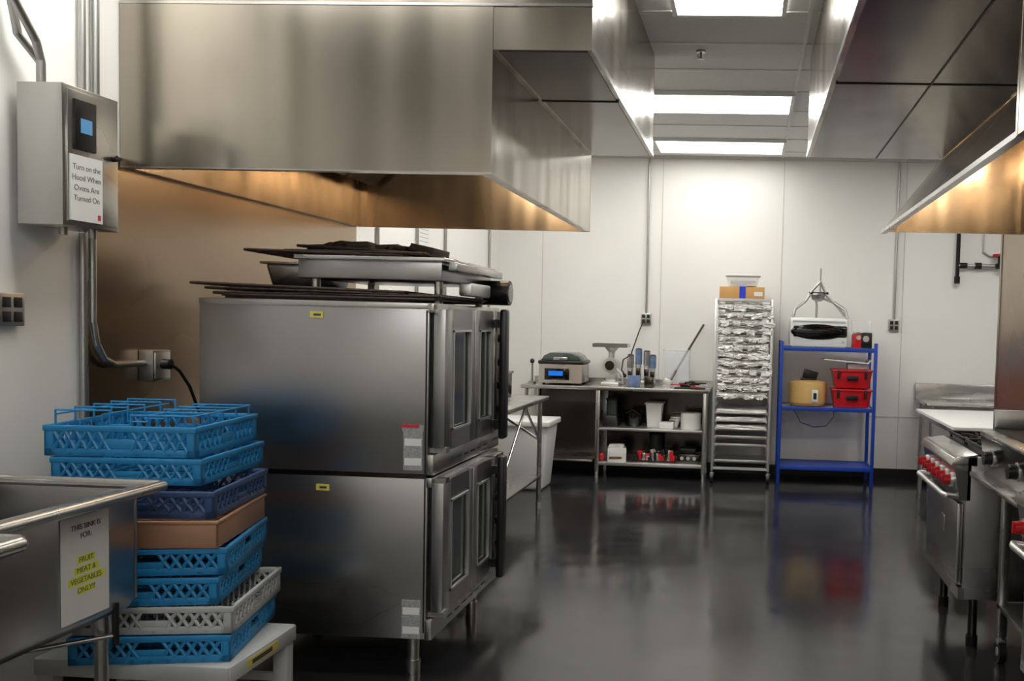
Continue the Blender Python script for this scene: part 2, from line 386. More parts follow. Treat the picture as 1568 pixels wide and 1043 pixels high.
b.box(-1.92,-1.30,3.78,4.5,1.655,1.745,'steel_oven',.006)
b.box(-1.93,-1.28,3.76,4.52,1.735,1.752,'steel',.004)
b.box(-1.28,-1.24,3.8,4.5,1.70,1.735,'steel',.006)
for x in (-1.88,-1.34):
    for y in (3.86,4.44): b.cyl((x,y,1.56),(x,y,1.66),.018,'steel')
b.box(-1.30,-1.24,4.0,4.3,1.60,1.66,'alu',.01); b.cyl((-1.30,4.42,1.63),(-1.18,4.42,1.63),.06,'black_plastic',24)
b.cyl((-1.19,4.42,1.63),(-1.175,4.42,1.63),.045,'galv',24)
b.done()
b=B('hotel_pan'); b.frustum(-2.07,4.2,1.62,1.73,.22,.3,.27,.34,'steel',.02); b.box(-2.22,-1.94,4.02,4.38,1.725,1.735,'steel',.003)
b.box(-2.15,-2.0,4.1,4.3,1.56,1.62,'rust_wire'); b.done()
b=B('oven_wire_racks')
wrack(b,-2.17,-1.5,3.8,4.3,1.765,.08,12,tilt=.012); wrack(b,-1.95,-1.42,3.85,4.3,1.785,-.1,10,tilt=.05); wrack(b,-2.0,-1.40,3.82,4.3,1.772,.02,10,tilt=.0)
for k in range(12):
    x=-1.90+k*.042; b.box(x-.05,x+.05,3.9,4.15,1.775+random.uniform(0,.02),1.79+random.uniform(.008,.034),'rust_wire',.004,rz=random.uniform(-.6,.6),ry=random.uniform(-.25,.25))
b.done()

# ------------------------------------------------------------ dish racks
def dish_rack(cx,cy,z,rot,m,h=.092,kind=0):
    b=B('dish_rack'); b.M=Matrix.Translation((cx,cy,z))@Matrix.Rotation(rot,4,'Z')
    a=.25; t=.008
    bb,tb=.026,.02
    if kind==2:
        for (x0,x1,y0,y1) in ((-a,a,-a,-a+t),(-a,a,a-t,a),(-a,-a+t,-a,a),(a-t,a,-a,a)): b.box(x0,x1,y0,y1,0,h,m,.003)
        b.box(-a,a,-a,a,0,.006,m)
        for (x0,x1,y0,y1) in ((-a-.006,a+.006,-a-.006,-a+t),(-a-.006,a+.006,a-t,a+.006),(-a-.006,-a+t,-a,a),(a-t,a+.006,-a,a)): b.box(x0,x1,y0,y1,h-.012,h,m,.003)
        return b.done()
    for side in range(4):
        R=Matrix.Rotation(side*math.pi/2,4,'Z')
        M0=b.M.copy(); b.M=M0@R
        b.box(-a,a,-a,-a+t,0,bb,m,.002); b.box(-a-.003,a+.003,-a-.004,-a+t+.002,h-tb,h,m,.003)
        b.box(-a,-a+.03,-a,-a+t,0,h,m,.002); b.box(a-.03,a,-a,-a+t,0,h,m,.002)
        b.box(-.055,.055,-a,-a+t,bb,h-.045,m,.002)
        n=12; w=(2*a-.06)/n; z0,z1=bb-.004,h-tb+.004
        for k in range(n):
            x=-a+.03+k*w
            if abs(x+w/2)<.05: continue
            b.cyl((x,-a+t/2,z0),(x+w,-a+t/2,z1),.0065,m,6); b.cyl((x+w,-a+t/2,z0),(x,-a+t/2,z1),.0065,m,6)
        b.M=M0
    for k in range(9):
        x=-a+.03+k*(2*a-.06)/8
        b.box(x-.006,x+.006,-a,a,.004,.012,m); b.box(-a,a,x-.006,x+.006,.0045,.0125,m)
    if kind==1:
        for i in range(9):
            for j in range(9):
                x=-a+.03+i*.055; y=-a+.03+j*.055
                b.cyl((x,y,.01),(x,y,h-.01),.004,m,6,r2=.003)
    if kind==3:
        for k in range(5):
            y=-a+.03+k*.11
            b.tube([(-a+.02,y,h),(-a+.02,y,h+.05),(-.05,y,h+.05),(-.05,y,h+.0),(.02,y,h),(.02,y,h+.035),(a-.02,y,h+.035),(a-.02,y,h)],.0035,m,6)
        for k in range(4):
            x=-a+.02+k*.155
            b.tube([(x,-a+.03,h+.035),(x,a-.03,h+.035)],.0035,m,6)
        for i in range(7):
            for j in range(7): b.cyl((-a+.05+i*.066,-a+.05+j*.066,.01),(-a+.05+i*.066,-a+.05+j*.066,h),.0035,m,6)
    return b.done()
z=.328
r=math.radians(12)
st=.0955
dish_rack(-2.01,3.12,z,r,'rack_blue'); z+=st
dish_rack(-2.00,3.13,z,r*.9,'rack_white',kind=1); z+=st
dish_rack(-2.06,3.12,z,r*1.1,'rack_blue'); z+=st
dish_rack(-2.05,3.14,z,r*1.2,'rack_blue'); z+=st
dish_rack(-2.06,3.13,z,r,'rack_tan',kind=2); z+=st
dish_rack(-2.07,3.15,z,r*.8,'rack_navy'); z+=st
dish_rack(-2.145,3.24,z,r*.5,'rack_blue'); z+=st
dish_rack(-2.17,3.24,z,r*.55,'rack_blue',h=.105,kind=3)

b=B('step_stool')
sx0,sx1,sy0,sy1=-2.36,-1.69,2.88,3.32
b.box(sx0,sx1,sy0,sy1,.31,.327,'rack_white',.004)
for (x0,x1,y0,y1) in ((sx0,sx1,sy0-.006,sy0+.012),(sx0,sx1,sy1-.012,sy1+.006),(sx1-.012,sx1+.006,sy0,sy1),(sx0-.006,sx0+.012,sy0,sy1)): b.box(x0,x1,y0,y1,.27,.3275,'rack_white',.005)
for x in (sx0+.03,sx1-.03):
    for y in (sy0+.03,sy1-.03): b.box(x-.028,x+.028,y-.025,y+.025,0,.29,'rack_white',.006)
b.box(sx1+.006,sx1+.008,sy0+.1,sy0+.3,.285,.315,'yellow_label'); b.box(sx1+.007,sx1+.009,sy0+.13,sy0+.26,.292,.307,'paper_ink')
b.box(sx0,sx1,sy0+.02,sy0+.035,.12,.15,'rack_white'); b.box(sx0,sx1,sy1-.035,sy1-.02,.12,.15,'rack_white')
b.done()

# ------------------------------------------------------------ sink
b=B('utility_sink')
kx0,kx1,ky0,ky1,kz=-2.55,-1.915,2.0,2.76,.95
kb=.56
for (x0,x1,y0,y1) in ((kx0,kx1,ky1-.02,ky1-.005),(kx0,kx1,ky0,ky0+.015),(kx1-.015,kx1,ky0+.016,ky1-.021),(kx0,kx0+.015,ky0+.016,ky1-.021)): b.box(x0,x1,y0,y1,kb+.03,kz-.01,'steel_oven',.003)
b.box(kx0+.02,kx1-.02,ky0+.02,ky1-.02,kb,kb+.02,'steel_oven',.008)
b.cyl((kx1-.04,ky0,kb+.035),(kx1-.04,ky1-.03,kb+.035),.038,'steel_oven',20); b.cyl((kx0+.02,ky1-.045,kb+.035),(kx1-.03,ky1-.045,kb+.035),.036,'steel_oven',20)
rr=.022
b.box(kx0,kx1+.06,ky1-.02,ky1+.02,kz-.012,kz-.004,'steel'); b.box(kx1-.015,kx1+.06,ky0,ky1-.021,kz-.012,kz-.004,'steel')
b.tube([(kx0,ky1+.03,kz-.005),(kx1+.055,ky1+.03,kz-.005),(kx1+.065,ky1+.02,kz-.005),(kx1+.065,ky0,kz-.005)],rr*.75,'steel',12)
b.box(kx0-.02,kx0+.01,ky0,ky1+.03,kz-.02,kz+.2,'steel',.004)
for (x,y) in ((-1.98,2.68),(-2.5,2.68),(-1.98,2.1),(-2.5,2.1)):
    b.cyl((x,y,kb+.02),(x,y,.04),.02,'steel',16); b.cyl((x,y,kb+.02),(x,y,kb-.06),.028,'steel',16); b.cyl((x,y,.05),(x,y,0),.024,'alu',16)
b.cyl((-2.2,2.4,kb),(-2.2,2.4,kb-.08),.04,'steel',20); b.cyl((-2.2,2.4,kb-.08),(-2.2,2.4,.3),.025,'white_plastic',16); b.tube([(-2.2,2.4,.32),(-2.3,2.4,.28),(-2.5,2.4,.3)],.025,'white_plastic')
b.cyl((-2.2,2.4,kb-.14),(-2.2,2.4,kb-.19),.034,'white_plastic',16)
b.tube([(-2.16,2.42,kb-.06),(-1.98,2.6,kb-.06),(-1.92,2.66,kb-.06)],.007,'steel'); b.cyl((-1.92,2.66,kb-.09),(-1.92,2.66,kb+.04),.01,'black_plastic')
b.tube([(-2.5,2.1,.25),(-1.98,2.1,.25)],.012,'steel')
b.done()
b=B('sink_notice'); b.box(kx1+.001,kx1+.004,2.43,2.62,.60,.905,'paper')
for (ya,yb_,z0,z1) in ((2.49,2.56,.765,.787),(2.48,2.575,.735,.757),(2.455,2.60,.705,.728),(2.49,2.56,.676,.698)): b.box(kx1+.004,kx1+.0045,ya,yb_,z0,z1,'hi_yellow')
ob=b.done()
text(ob,'notice_heading','THIS SINK IS\nFOR:',.022,(kx1+.005,2.525,.865),(math.pi/2,0,math.pi/2),'paper_ink',space=1.2)
text(ob,'notice_body','FRUIT\nMEAT &\nVEGETABLES\nONLY!!',.022,(kx1+.0052,2.525,.769),(math.pi/2,0,math.pi/2),'ink_grey',space=1.35)
b=B('sink_faucet'); b.box(-2.53,-2.47,2.45,2.7,kz-.01,kz+.02,'steel',.005) 
b.tube([(-2.5,2.57,kz),(-2.5,2.57,kz+.17),(-2.48,2.57,kz+.2),(-2.44,2.57,kz+.215),(-2.38,2.57,kz+.2),(-2.36,2.57,kz+.16)],.013,'steel',12)
b.cyl((-2.36,2.57,kz+.17),(-2.36,2.57,kz+.06),.018,'black_plastic'); b.done()
b=B('drainboard_table'); b.box(-2.3,-1.60,1.3,1.93,.955,.97,'steel',.005); b.tube([(-2.3,1.93,.975),(-1.62,1.93,.975),(-1.60,1.91,.975),(-1.60,1.3,.975)],.018,'steel',12)
for (x,y) in ((-1.68,1.4),(-1.68,1.85),(-2.25,1.4),(-2.25,1.85)): b.cyl((x,y,0),(x,y,.96),.018,'steel')
b.done()

# ------------------------------------------------------------ left far steel table, bin
b=B('steel_work_table')
b.box(-2.57,-1.60,5.0,7.25,.865,.90,'steel',.008); b.box(-2.57,-2.55,5.0,7.25,.9,.98,'steel')
for y in (5.08,7.18):
    for x in (-1.66,-2.5): b.cyl((x,y,0),(x,y,.87),.019,'steel',16); b.cyl((x,y,0),(x,y,.05),.024,'alu',16)
b.box(-2.52,-1.64,5.05,7.2,.25,.27,'steel',.004)
b.cyl((-1.66,7.18,.55),(-2.1,7.18,.82),.01,'steel'); b.cyl((-1.66,7.18,.55),(-1.66,6.7,.85),.01,'steel'); b.cyl((-1.66,5.9,.26),(-1.66,6.7,.85),.01,'steel')
b.done()
b=B('utensil_canister'); b.box(-2.1,-1.88,6.95,7.15,.9,1.1,'steel_dark',.01); b.box(-2.11,-1.87,6.94,7.16,1.08,1.1,'steel',.003); b.done()
b=B('waste_bin'); b.frustum(-1.98,8.1,0,.60,.36,.36,.46,.46,'white_plastic',.03)
b.frustum(-1.98,8.1,.57,.62,.5,.5,.5,.5,'white_plastic',.01); b.done()

# ------------------------------------------------------------ back work table with shelves
b=B('steel_work_table')
ty0,ty1=8.68,9.27; tz=.885
b.box(-2.2,-.37,ty0,ty1,tz-.035,tz,'steel',.006); b.box(-2.2,-.37,ty1-.02,ty1,tz,tz+.05,'steel')
for x in (-1.45,-.42):
    for y in (ty0+.04,ty1-.05): b.box(x-.02,x+.02,y-.02,y+.02,.06,tz-.03,'steel',.003); b.cyl((x,y,0),(x,y,.07),.018,'alu',12,r2=.016)
b.box(-1.47,-.40,ty0+.02,ty1-.02,.465,.49,'alu',.004); b.box(-1.47,-.40,ty0+.02,ty1-.02,.125,.16,'alu',.004)
b.box(-1.475,-1.46,ty0+.05,ty1-.02,.12,tz-.036,'steel'); b.box(-.41,-.395,ty0+.05,ty1-.02,.12,tz-.036,'steel')
b.box(-1.47,-.40,ty1-.019,ty1-.012,.12,tz-.036,'steel_dark')
b.box(-2.17,-1.5,ty0+.05,ty1-.02,.15,.17,'steel',.003); b.box(-2.17,-1.5,ty1-.019,ty1-.012,.15,tz-.036,'steel_dark')
for y in (ty0+.04,ty1-.05): b.cyl((-2.15,y,0),(-2.15,y,tz-.03),.018,'steel',12)
b.done()
T=tz
b=B('vacuum_sealer')
b.box(-2.04,-1.62,8.76,9.16,T+.015,T+.2,'steel',.02); b.prism([(8.73,T+.02),(8.78,T+.02),(8.78,T+.2),(8.755,T+.2)],'x',-2.04,-1.62,'steel')
b.box(-1.98,-1.74,8.725,8.74,T+.05,T+.16,'black_gloss',.004); b.box(-1.94,-1.80,8.722,8.727,T+.09,T+.135,'screen_blue')
b.box(-2.05,-1.61,8.74,9.17,T+.2,T+.235,'black_plastic',.012)
b.prism([(-2.03,T+.235),(-1.63,T+.235),(-1.66,T+.28),(-1.72,T+.31),(-1.94,T+.31),(-2.0,T+.28)],'y',8.78,9.14,'oven_glass',.006)
b.box(-1.9,-1.76,8.735,8.76,T+.24,T+.27,'steel',.006)
for x in (-2.0,-1.66):
    for y in (8.8,9.12): b.cyl((x,y,T),(x,y,T+.02),.015,'black_plastic')
b.done()
b=B('lever_press'); b.lathe((-2.13,8.85,T),[(.04,0),(.04,.02),(.012,.03),(.01,.2)],'steel'); b.ball((-2.13,8.85,T+.22),(.022,.022,.025),'black_plastic'); b.done()
b=B('meat_grinder')
gx=-1.36; gy=8.95
b.box(gx-.09,gx+.09,gy-.12,gy+.14,T+.0,T+.035,'alu',.01); b.box(gx-.055,gx+.055,gy-.05,gy+.12,T+.03,T+.14,'alu',.02)
b.cyl((gx,gy+.14,T+.2),(gx,gy-.08,T+.2),.062,'alu',28); b.cyl((gx,gy-.08,T+.2),(gx,gy-.12,T+.2),.075,'alu',28); b.cyl((gx,gy-.12,T+.2),(gx,gy-.15,T+.2),.045,'steel_dark',24)
b.ball((gx,gy+.14,T+.2),(.062,.04,.062),'alu')
b.cyl((gx,gy-.02,T+.24),(gx,gy-.02,T+.37),.032,'alu',20); b.lathe((gx,gy-.02,T+.33),[(.032,0),(.07,.04),(.075,.045)],'alu')
b.box(gx-.17,gx+.16,gy-.12,gy+.1,T+.375,T+.383,'steel',.002)
for (x0,x1,y0,y1) in ((gx-.17,gx+.16,gy-.125,gy-.12),(gx-.17,gx+.16,gy+.1,gy+.105),(gx-.175,gx-.17,gy-.125,gy+.105),(gx+.16,gx+.165,gy-.125,gy+.105)): b.box(x0,x1,y0,y1,T+.375,T+.41,'steel')
b.cyl((gx+.1,gy,T+.1),(gx+.14,gy-.06,T+.1),.02,'black_plastic'); b.tube([(gx+.05,gy-.1,T+.18),(gx+.12,gy-.1,T+.1),(gx+.13,gy-.1,T+.02)],.012,'alu')
b.done()
b=B('immersion_circulator')
for k,(x,h) in enumerate(((-1.17,.30),(-1.09,.36),(-1.01,.34),(-.95,.30))):
    b.cyl((x,8.92,T),(x,8.92,T+h*.6),.028,'alu',18); b.cyl((x,8.92,T+h*.6),(x,8.92,T+h),.033,'blue_grey' if k%2 else 'steel',18)
    b.ball((x,8.92,T+h),(.033,.033,.015),'black_plastic'); b.box(x-.02,x+.02,8.87,8.89,T+h*.3,T+h*.5,'steel_dark',.004)
b.box(-1.2,-.92,8.84,8.99,T,T+.06,'steel',.01); b.box(-1.18,-1.06,8.815,8.835,T+.0,T+.11,'blue_grey',.006); b.box(-1.02,-.93,8.815,8.835,T+.0,T+.1,'steel_dark',.006); b.tube([(-1.2,8.82,T+.1),(-1.24,8.8,T+.16),(-1.23,8.82,T+.26),(-1.17,8.88,T+.3)],.006,'black_plastic')
b.done()
b=B('clear_food_container')
cx0,cx1,cy0,cy1=-.86,-.60,8.98,9.2
for (x0,x1,y0,y1) in ((cx0,cx1,cy0,cy0+.004),(cx0,cx1,cy1-.004,cy1),(cx0,cx0+.004,cy0,cy1),(cx1-.004,cx1,cy0,cy1)): b.box(x0,x1,y0,y1,T,T+.36,'clear_plastic')
b.box(cx0-.008,cx1+.008,cy0-.008,cy1+.008,T,T+.004,'clear_plastic')
b.tube([(cx0,cy0,T+.36),(cx1,cy0,T+.36),(cx1,cy1,T+.36),(cx0,cy1,T+.36)],.006,'clear_plastic',6,closed=True); b.done()
b=B('stirring_paddle'); b.cyl((-.80,8.90,T+.02),(-.48,9.27,T+.62),.011,'steel_dark',10); b.box(-.84,-.76,8.885,8.90,T,T+.08,'alu',.004,ry=.4); b.done()
b=B('knife_roll')
for k in range(12):
    x=-.74+random.uniform(0,.30); y=8.74+random.uniform(0,.08); 
    b.box(x-.05,x+.05,y-.012,y+.012,T+.010+k*.004,T+.022+k*.004,random.choice(['red_plastic','black_plastic','steel','black_plastic','food_brown']),.003,rz=random.uniform(-.6,.6))
b.box(-.72,-.42,8.72,8.86,T,T+.012,'black_plastic',.004); b.done()
b=B('black_stockpot'); b.lathe((-1.13,8.95,.49),[(.07,0),(.085,.02),(.09,.13),(.096,.135),(.07,.16),(.01,.17)],'black_gloss'); b.tube([(-1.19,8.86,.62),(-1.13,8.83,.66),(-1.07,8.86,.62)],.006,'black_plastic')
b.done()
b=B('blender_base'); b.frustum(-1.34,8.9,.49,.60,.16,.2,.12,.16,'black_plastic',.012); b.cyl((-1.34,8.9,.60),(-1.34,8.9,.74),.055,'oven_glass',20); b.cyl((-1.34,8.9,.74),(-1.34,8.9,.76),.06,'black_plastic',20); b.done()
b=B('food_storage_bin'); b.frustum(-.92,8.95,.49,.72,.13,.2,.16,.24,'white_plastic',.01); b.box(-1.01,-.83,8.82,9.08,.715,.73,'white_plastic',.004)
b.box(-.86,-.72,8.76,8.9,.49,.55,'white_plastic',.01); b.done()
b=B('metal_sheet_pans'); 
for k in range(4): b.box(-.80+.01*k,-.69+.01*k,8.95,9.2,.49+.025*k,.515+.025*k,'steel',.004)
b.done()
b=B('plastic_wrap_roll'); b.cyl((-.56,8.9,.49),(-.56,8.9,.64),.1,'white_plastic',28); b.cyl((-.56,8.9,.63),(-.56,8.9,.645),.03,'cardboard',16); b.done()
b=B('glove_box'); b.box(-1.36,-1.18,8.72,8.9,.16,.29,'white_plastic',.004,rz=.15); b.box(-1.33,-1.21,8.712,8.72,.19,.21,'food_brown',.002,rz=.15); b.box(-1.34,-1.2,8.76,8.85,.29,.32,'paper',.01,jit=.006,sub=2)
b.ball((-1.41,8.76,.2),(.03,.03,.04),'red_plastic'); b.done()
b=B('kitchen_tool_tray'); b.box(-1.12,-.70,8.76,9.0,.16,.175,'black_plastic',.004)
for k in range(26):
    x=-1.09+k*.0145; b.box(x-.02,x+.03,8.77,8.84,.175,.20+random.uniform(0,.09),random.choice(['red_plastic','black_plastic','steel','steel','black_plastic','steel_dark']),.004,rz=random.uniform(-.3,.3),ry=random.uniform(-.4,.4))
b.done()
b=B('food_processor'); b.box(-1.06,-.78,9.04,9.2,.16,.24,'steel_dark',.01); b.cyl((-.92,9.12,.24),(-.92,9.12,.38),.07,'oven_glass',20); b.cyl((-.92,9.12,.38),(-.92,9.12,.40),.075,'black_plastic',20); b.done()
b=B('cutlery_box'); b.box(-.68,-.46,8.76,8.98,.16,.25,'steel_dark',.006)
for k in range(3): b.cyl((-.63+k*.06,8.755,.21),(-.63+k*.06,8.765,.21),.018,'alu',12)
b.box(-.66,-.5,8.8,8.95,.25,.30,'black_plastic',.01)
b.done()

# ------------------------------------------------------------ speed rack
b=B('sheet_pan_rack')
rx0,rx1,ry0,ry1=-.335,.20,8.70,9.24
for x in (rx0,rx1):
    for y in (ry0,ry1): 
        b.box(x-.0125,x+.0125,y-.0125,y+.0125,.12,1.76,'alu',.002)
        b.cyl((x,y,.12),(x,y,.09),.012,'galv'); b.cyl((x-.014,y,.045),(x+.014,y,.045),.045,'black_plastic',20); b.box(x-.02,x+.02,y-.02,y+.02,.07,.095,'galv',.004)
for z in (.14,1.75):
    b.box(rx0,rx1,ry0-.011,ry0+.011,z-.012,z+.012,'alu'); b.box(rx0,rx1,ry1-.011,ry1+.011,z-.012,z+.012,'alu')
    b.box(rx0-.011,rx0+.011,ry0,ry1,z-.0115,z+.0115,'alu'); b.box(rx1-.011,rx1+.011,ry0,ry1,z-.0115,z+.0115,'alu')
for k in range(20):
    z=.20+k*.077
    for x,sg in ((rx0+.012,1),(rx1-.012,-1)):
        b.box(min(x,x+sg*.02),max(x,x+sg*.02),ry0,ry1,z-.002,z,'alu')
    if k in (1,7): continue
    b.box(rx0+.02,rx1-.02,ry0+.015,ry1-.01,z,z+.004,'alu')
    b.box(rx0+.018,rx1-.018,ry0+.008,ry0+.016,z,z+.022,'alu',.002)
    if k>=8:
        b.box(rx0+.03,rx1-.03,ry0-.006,ry1-.03,z+.012,z+.064,'wrap',sub=8,jit=.010)
        for q in range(4):
            xx=rx0+.07+q*.12+random.uniform(-.03,.03)
            b.box(xx,xx+random.uniform(.05,.12),ry0-.022,ry0+.01,z-.008+random.uniform(-.01,.01),z+.03,'wrap',sub=4,jit=.008,rz=random.uniform(-.1,.1),ry=random.uniform(-.2,.2))
        b.box(rx0+.09,rx1-.10,ry0-.012,ry0+.04,z+.05,z+.062,'wrap_dark',sub=4,jit=.006)
    elif k in (4,5,6):
        b.box(rx0+.03,rx1-.03,ry0+.004,ry1-.03,z+.010,z+.046,'wrap',sub=5,jit=.005)
b.done()
b=B('cardboard_box'); b.box(-.31,.12,8.76,9.1,1.765,1.875,'cardboard',.003); b.box(-.12,-.06,8.757,9.103,1.763,1.879,'blue_tape'); b.box(.02,.1,8.756,8.76,1.79,1.83,'paper'); b.done()
b=B('clear_food_container'); b.frustum(-.09,8.93,1.88,1.98,.27,.2,.32,.25,'clear_plastic',.01); b.box(-.26,.08,8.79,9.07,1.98,1.992,'white_plastic',.004)
b.box(-.21,.03,8.85,9.0,1.885,1.93,'paper',sub=3,jit=.008); b.done()

# ------------------------------------------------------------ blue shelf
b=B('blue_shelving_unit')
qx0,qx1,qy0,qy1=.30,1.19,8.76,9.20
for x in (qx0,qx1):
    for y in (qy0,qy1): b.box(x-.016,x+.016,y-.016,y+.016,0,1.37,'blue_paint',.003); 
for z in (.17,.74,1.31):
    for y in (qy0,qy1): b.box(qx0,qx1,y-.012,y+.012,z-.03,z+.008,'blue_paint',.003)
    for x in (qx0,qx1): b.box(x-.012,x+.012,qy0,qy1,z-.03,z+.008,'blue_paint',.003)
    b.box(qx0+.01,qx1-.01,qy0+.01,qy1-.01,z-.008,z,'blue_paint' if z<.5 else 'wall_seam')
b.done()
b=B('countertop_machine')
b.box(.37,.93,8.80,9.12,1.318,1.60,'white_plastic',.035)
b.box(.40,.92,8.79,8.84,1.41,1.53,'black_gloss',.055); b.ball((.64,8.80,1.465),(.26,.022,.075),'black_gloss',32)
b.box(.40,.9,8.796,8.80,1.555,1.57,'grey_plastic'); b.cyl((.88,8.8,1.375),(.88,8.79,1.375),.012,'grey_plastic'); b.done()
b=B('tripod_juicer')
b.tube([(.40,8.86,1.60),(.42,8.88,1.68),(.52,8.94,1.76),(.56,8.95,1.82)],.014,'galv'); b.tube([(.92,8.86,1.60),(.90,8.88,1.68),(.80,8.94,1.75),(.66,8.95,1.80)],.014,'galv')
b.tube([(.64,9.1,1.60),(.64,9.06,1.72),(.62,8.97,1.80)],.012,'galv')
b.tube([(.66,8.95,2.08),(.66,8.95,1.82)],.007,'galv'); b.tube([(.52,8.95,1.79),(.66,8.95,1.95),(.72,8.95,1.82),(.84,8.93,1.70),(.90,8.9,1.62)],.012,'galv')
b.lathe((.64,8.95,1.76),[(.03,0),(.06,.02),(.07,.06),(.05,.08)],'galv'); b.tube([(.55,8.95,1.84),(.74,8.95,1.84)],.012,'iron'); b.done()
b=B('coffee_grinder'); b.box(.98,1.06,8.82,9.0,1.318,1.45,'red_plastic',.01); b.box(1.05,1.16,8.82,9.02,1.318,1.47,'black_plastic',.01); b.box(.97,1.15,8.86,9.04,1.47,1.58,'clear_plastic',.01)
b.cyl((1.03,8.81,1.42),(1.03,8.82,1.42),.022,'alu'); b.cyl((1.10,8.81,1.41),(1.10,8.82,1.41),.03,'alu'); b.box(.99,1.07,8.83,8.98,1.45,1.475,'steel',.004); b.done()
b=B('slow_cooker'); b.lathe((.57,8.97,.748),[(.15,0),(.185,.03),(.19,.2),(.185,.22),(.16,.235),(.05,.25)],'tan_pot',36); b.box(.60,.66,8.775,8.80,.79,.91,'white_plastic',.008); b.box(.615,.645,8.772,8.776,.82,.88,'black_plastic')
b.cyl((.57,8.97,.99),(.57,8.97,1.03),.025,'black_plastic'); b.box(.50,.63,8.9,9.04,.99,1.01,'black_plastic',.006); b.box(.52,.66,8.93,8.95,1.0,1.09,'black_plastic',.004,ry=.25)
b.tube([(.40,8.83,.76),(.44,8.75,.70),(.50,8.74,.60),(.62,8.74,.56),(.74,8.74,.57),(.81,8.75,.66),(.81,8.77,.76)],.005,'black_plastic'); b.done()
for i,z0 in enumerate((.748,.935)):
    b=B('red_storage_crate'); b.frustum(.985,8.93,z0,z0+.172,.32,.26,.37,.30,'red_plastic',.012); b.box(.79,1.18,8.77,9.09,z0+.158,z0+.176,'red_plastic',.005)
    b.box(.93,1.04,8.765,8.785,z0+.075,z0+.12,'black_plastic',.006); 
    for x in (.85,1.11): b.box(x-.012,x+.012,8.765,8.80,z0+.09,z0+.172,'black_plastic',.003)
    b.done()
b=B('serving_tray'); b.prism([(.70,1.20),(1.13,1.17),(1.16,1.205),(1.15,1.21),(1.12,1.182),(.72,1.212)],'y',8.80,9.05,'white_plastic'); b.box(.94,1.14,8.84,9.02,1.113,1.172,'grey_plastic',.01); b.done()

# ------------------------------------------------------------ right far tables
b=B('prep_table'); b.box(1.55,2.35,7.0,8.55,.755,.78,'white_board',.004); b.box(1.56,2.34,7.01,8.54,.72,.754,'steel',.004)
for x in (1.6,2.3):
    for y in (7.06,8.5): b.cyl((x,y,0),(x,y,.73),.02,'steel')
b.box(1.6,2.3,7.06,8.5,.2,.22,'steel'); b.done()
b=B('steel_counter'); b.box(1.66,3.2,8.62,9.28,.80,.83,'steel',.006); b.box(1.66,3.2,9.25,9.28,.83,.98,'steel',.006)
for x in (1.72,3.1):
    for y in (8.68,9.2): b.cyl((x,y,0),(x,y,.8),.02,'steel')
b.box(1.7,3.15,8.66,9.22,.25,.27,'steel'); b.done()

# ------------------------------------------------------------ ranges
def cooking_range(name, y0,y1,xf,xb,top,nk):
    b=B(name)
    b.box(xf+.03,xb,y0,y1,.24,top-.031,'steel_oven',.005)
    b.box(xf-.02,xb-.001,y0+.001,y1-.001,top-.06,top-.03,'steel',.01)
    b.prism([(xf-.045,top-.075),(xf-.03,top-.04),(xf+.08,top-.02),(xf+.08,top-.08)],'y',y0,y1,'steel',.004)
    b.prism([(xf,top-.24),(xf+.05,top-.24),(xf+.05,top-.07),(xf-.03,top-.07)],'y',y0,y1,'steel')
    b.box(xf,xf+.029,y0+.03,y1-.03,.30,top-.26,'steel_oven',.006); b.box(xf-.003,xf+.001,y0+.30,y0+.38,.50,.58,'steel',.002)
    b.box(xf+.01,xf+.04,y0-.001,y1+.001,.24,.295,'steel')
    hz=top-.25
    b.tube([(xf,y0+.06,hz+.02),(xf-.05,y0+.05,hz+.025),(xf-.06,y0+.08,hz+.025),(xf-.06,y1-.08,hz+.025),(xf-.05,y1-.05,hz+.025),(xf,y1-.06,hz+.02)],.014,'alu',12)
    for k in range(nk):
        y=y0+.09+k*(y1-y0-.18)/(nk-1); z=top-.155
        b.cyl((xf-.015,y,z),(xf-.03,y,z),.034,'alu',20); b.cyl((xf-.03,y,z),(xf-.062,y,z),.026,'red_knob',20,r2=.022); b.box(xf-.07,xf-.058,y-.006,y+.006,z-.022,z+.022,'red_knob',.002)
    ny=2; nx=2
    b.box(xf+.08,xb-.06,y0+.02,y1-.02,top-.03,top-.022,'iron')
    for i in range(nx):
        for j in range(ny):
            gx0=xf+.10+i*.28; gx1=gx0+.26; w=(y1-y0-.06)/ny; gy0=y0+.03+j*w; gy1=gy0+w-.015
            for (a,c,d,e) in ((gx0,gx1,gy0,gy0+.014),(gx0,gx1,gy1-.014,gy1),(gx0,gx0+.014,gy0,gy1),(gx1-.014,gx1,gy0,gy1)): b.box(a,c,d,e,top-.005,top+.012,'iron',.003)
            mx,my=(gx0+gx1)/2,(gy0+gy1)/2
            for ang in range(8):
                t=ang*math.pi/4; b.cyl((mx+.04*math.cos(t),my+.04*math.sin(t),top+.004),(mx+.12*math.cos(t),my+.12*math.sin(t),top+.006),.006,'iron',6)
            b.cyl((mx,my,top-.025),(mx,my,top-.003),.045,'iron',20)
            for a in (gx0+.01,gx1-.01):
                for c in (gy0+.01,gy1-.01): b.cyl((a,c,top-.025),(a,c,top),.006,'iron',6)
    b.box(xb-.05,xb,y0,y1,top-.03,top+.10,'steel',.005)
    for x in (xf+.1,xb-.1):
        for y in (y0+.07,y1-.07): b.cyl((x,y,.24),(x,y,.05),.022,'steel_dark',16); b.cyl((x,y,.05),(x,y,0),.028,'iron',16)
    return b.done()
cooking_range('gas_range',4.32,5.10,1.0,1.685,.95,6)
cooking_range('gas_range',2.55,3.45,1.04,1.69,.95,6)
b=B('griddle')
g0,g1=3.50,4.24
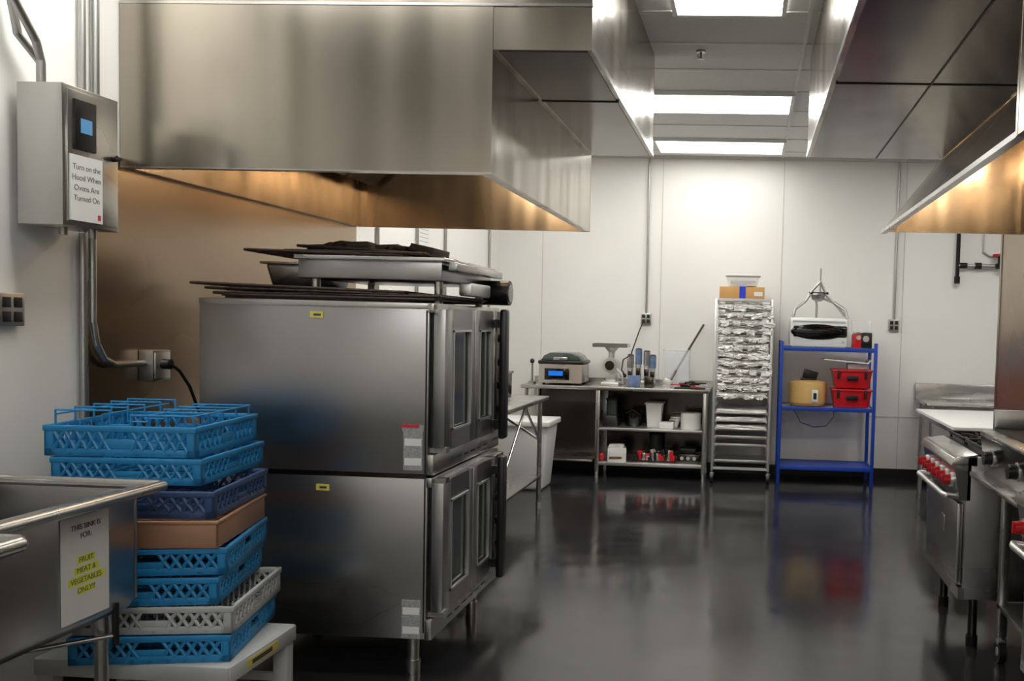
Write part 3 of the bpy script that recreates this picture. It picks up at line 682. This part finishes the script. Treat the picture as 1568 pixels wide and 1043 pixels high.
b.box(1.10,1.69,g0,g1,.84,1.05,'steel_oven',.006); b.box(1.06,1.69,g0,g1,1.03,1.055,'steel',.008); b.box(1.12,1.6,g0+.03,g1-.03,1.055,1.065,'iron')
b.box(1.62,1.69,g0,g1,1.05,1.22,'steel',.005); b.box(1.12,1.62,g1-.02,g1,1.05,1.15,'steel',.004); b.box(1.12,1.62,g0,g0+.02,1.05,1.15,'steel',.004)
b.box(1.02,1.12,g0,g1,.84,.865,'steel',.008); b.prism([(1.09,.865),(1.11,.865),(1.11,1.03),(1.065,1.03)],'y',g0,g1,'steel_dark')
for y in (g0+.18,g1-.18): b.cyl((1.08,y,.95),(1.035,y,.95),.03,'black_plastic',20); b.cyl((1.085,y,.95),(1.07,y,.95),.038,'alu',20)
for x in (1.18,1.62):
    for y in (g0+.06,g1-.06):
        b.box(x-.02,x+.02,y-.02,y+.02,.12,.84,'steel',.003); b.cyl((x,y,.12),(x,y,.1),.015,'galv'); b.cyl((x-.016,y,.05),(x+.016,y,.05),.05,'black_plastic',24); b.cyl((x-.018,y,.05),(x+.018,y,.05),.02,'alu',16); b.box(x-.022,x+.022,y-.02,y+.02,.085,.11,'galv',.004)
b.box(1.16,1.64,g0+.04,g1-.04,.25,.27,'steel',.003); b.done()

# ------------------------------------------------------------ lamps
def plight(name,loc,e,col,r):
    l=bpy.data.lights.new(name,'POINT'); l.energy=e; l.color=col; l.shadow_soft_size=r
    o=bpy.data.objects.new(name,l); o.location=loc; sc.collection.objects.link(o)
for i,(x,y,z) in enumerate(((-1.6,4.3,2.52),(-1.6,5.2,2.52),(1.45,4.0,2.62),(1.45,5.3,2.62))):
    plight('hood_lamp_light',(x,y,z),11 if x<0 else 9,(1,.79,.54),.05)
w=bpy.data.worlds.new('World'); sc.world=w; w.use_nodes=True
w.node_tree.nodes['Background'].inputs[0].default_value=(.8,.85,.9,1); w.node_tree.nodes['Background'].inputs[1].default_value=.3

# ------------------------------------------------------------ camera
psi,pi_,rho=.056,.049,.027
fpx=1400/1568*1600
fw=Vector((-psi,1,-pi_)).normalized(); r_=Vector((1,psi,rho)); r_=(r_-r_.dot(fw)*fw).normalized(); up=r_.cross(fw)
cam=bpy.data.cameras.new('camera'); co=bpy.data.objects.new('camera',cam); sc.collection.objects.link(co)
M=Matrix((( r_.x,up.x,-fw.x,0),(r_.y,up.y,-fw.y,0),(r_.z,up.z,-fw.z,1.5),(0,0,0,1)))
co.matrix_world=M
cam.sensor_width=36; cam.lens=fpx/1600*36
vx=fpx*r_.y/fw.y; vy=fpx*up.y/fw.y
k=1600/1568
cam.shift_x=(vx-(1150-784)*k)/1600; cam.shift_y=(vy-(521.5-500)*k)/1600
cam.clip_start=.05
sc.camera=co
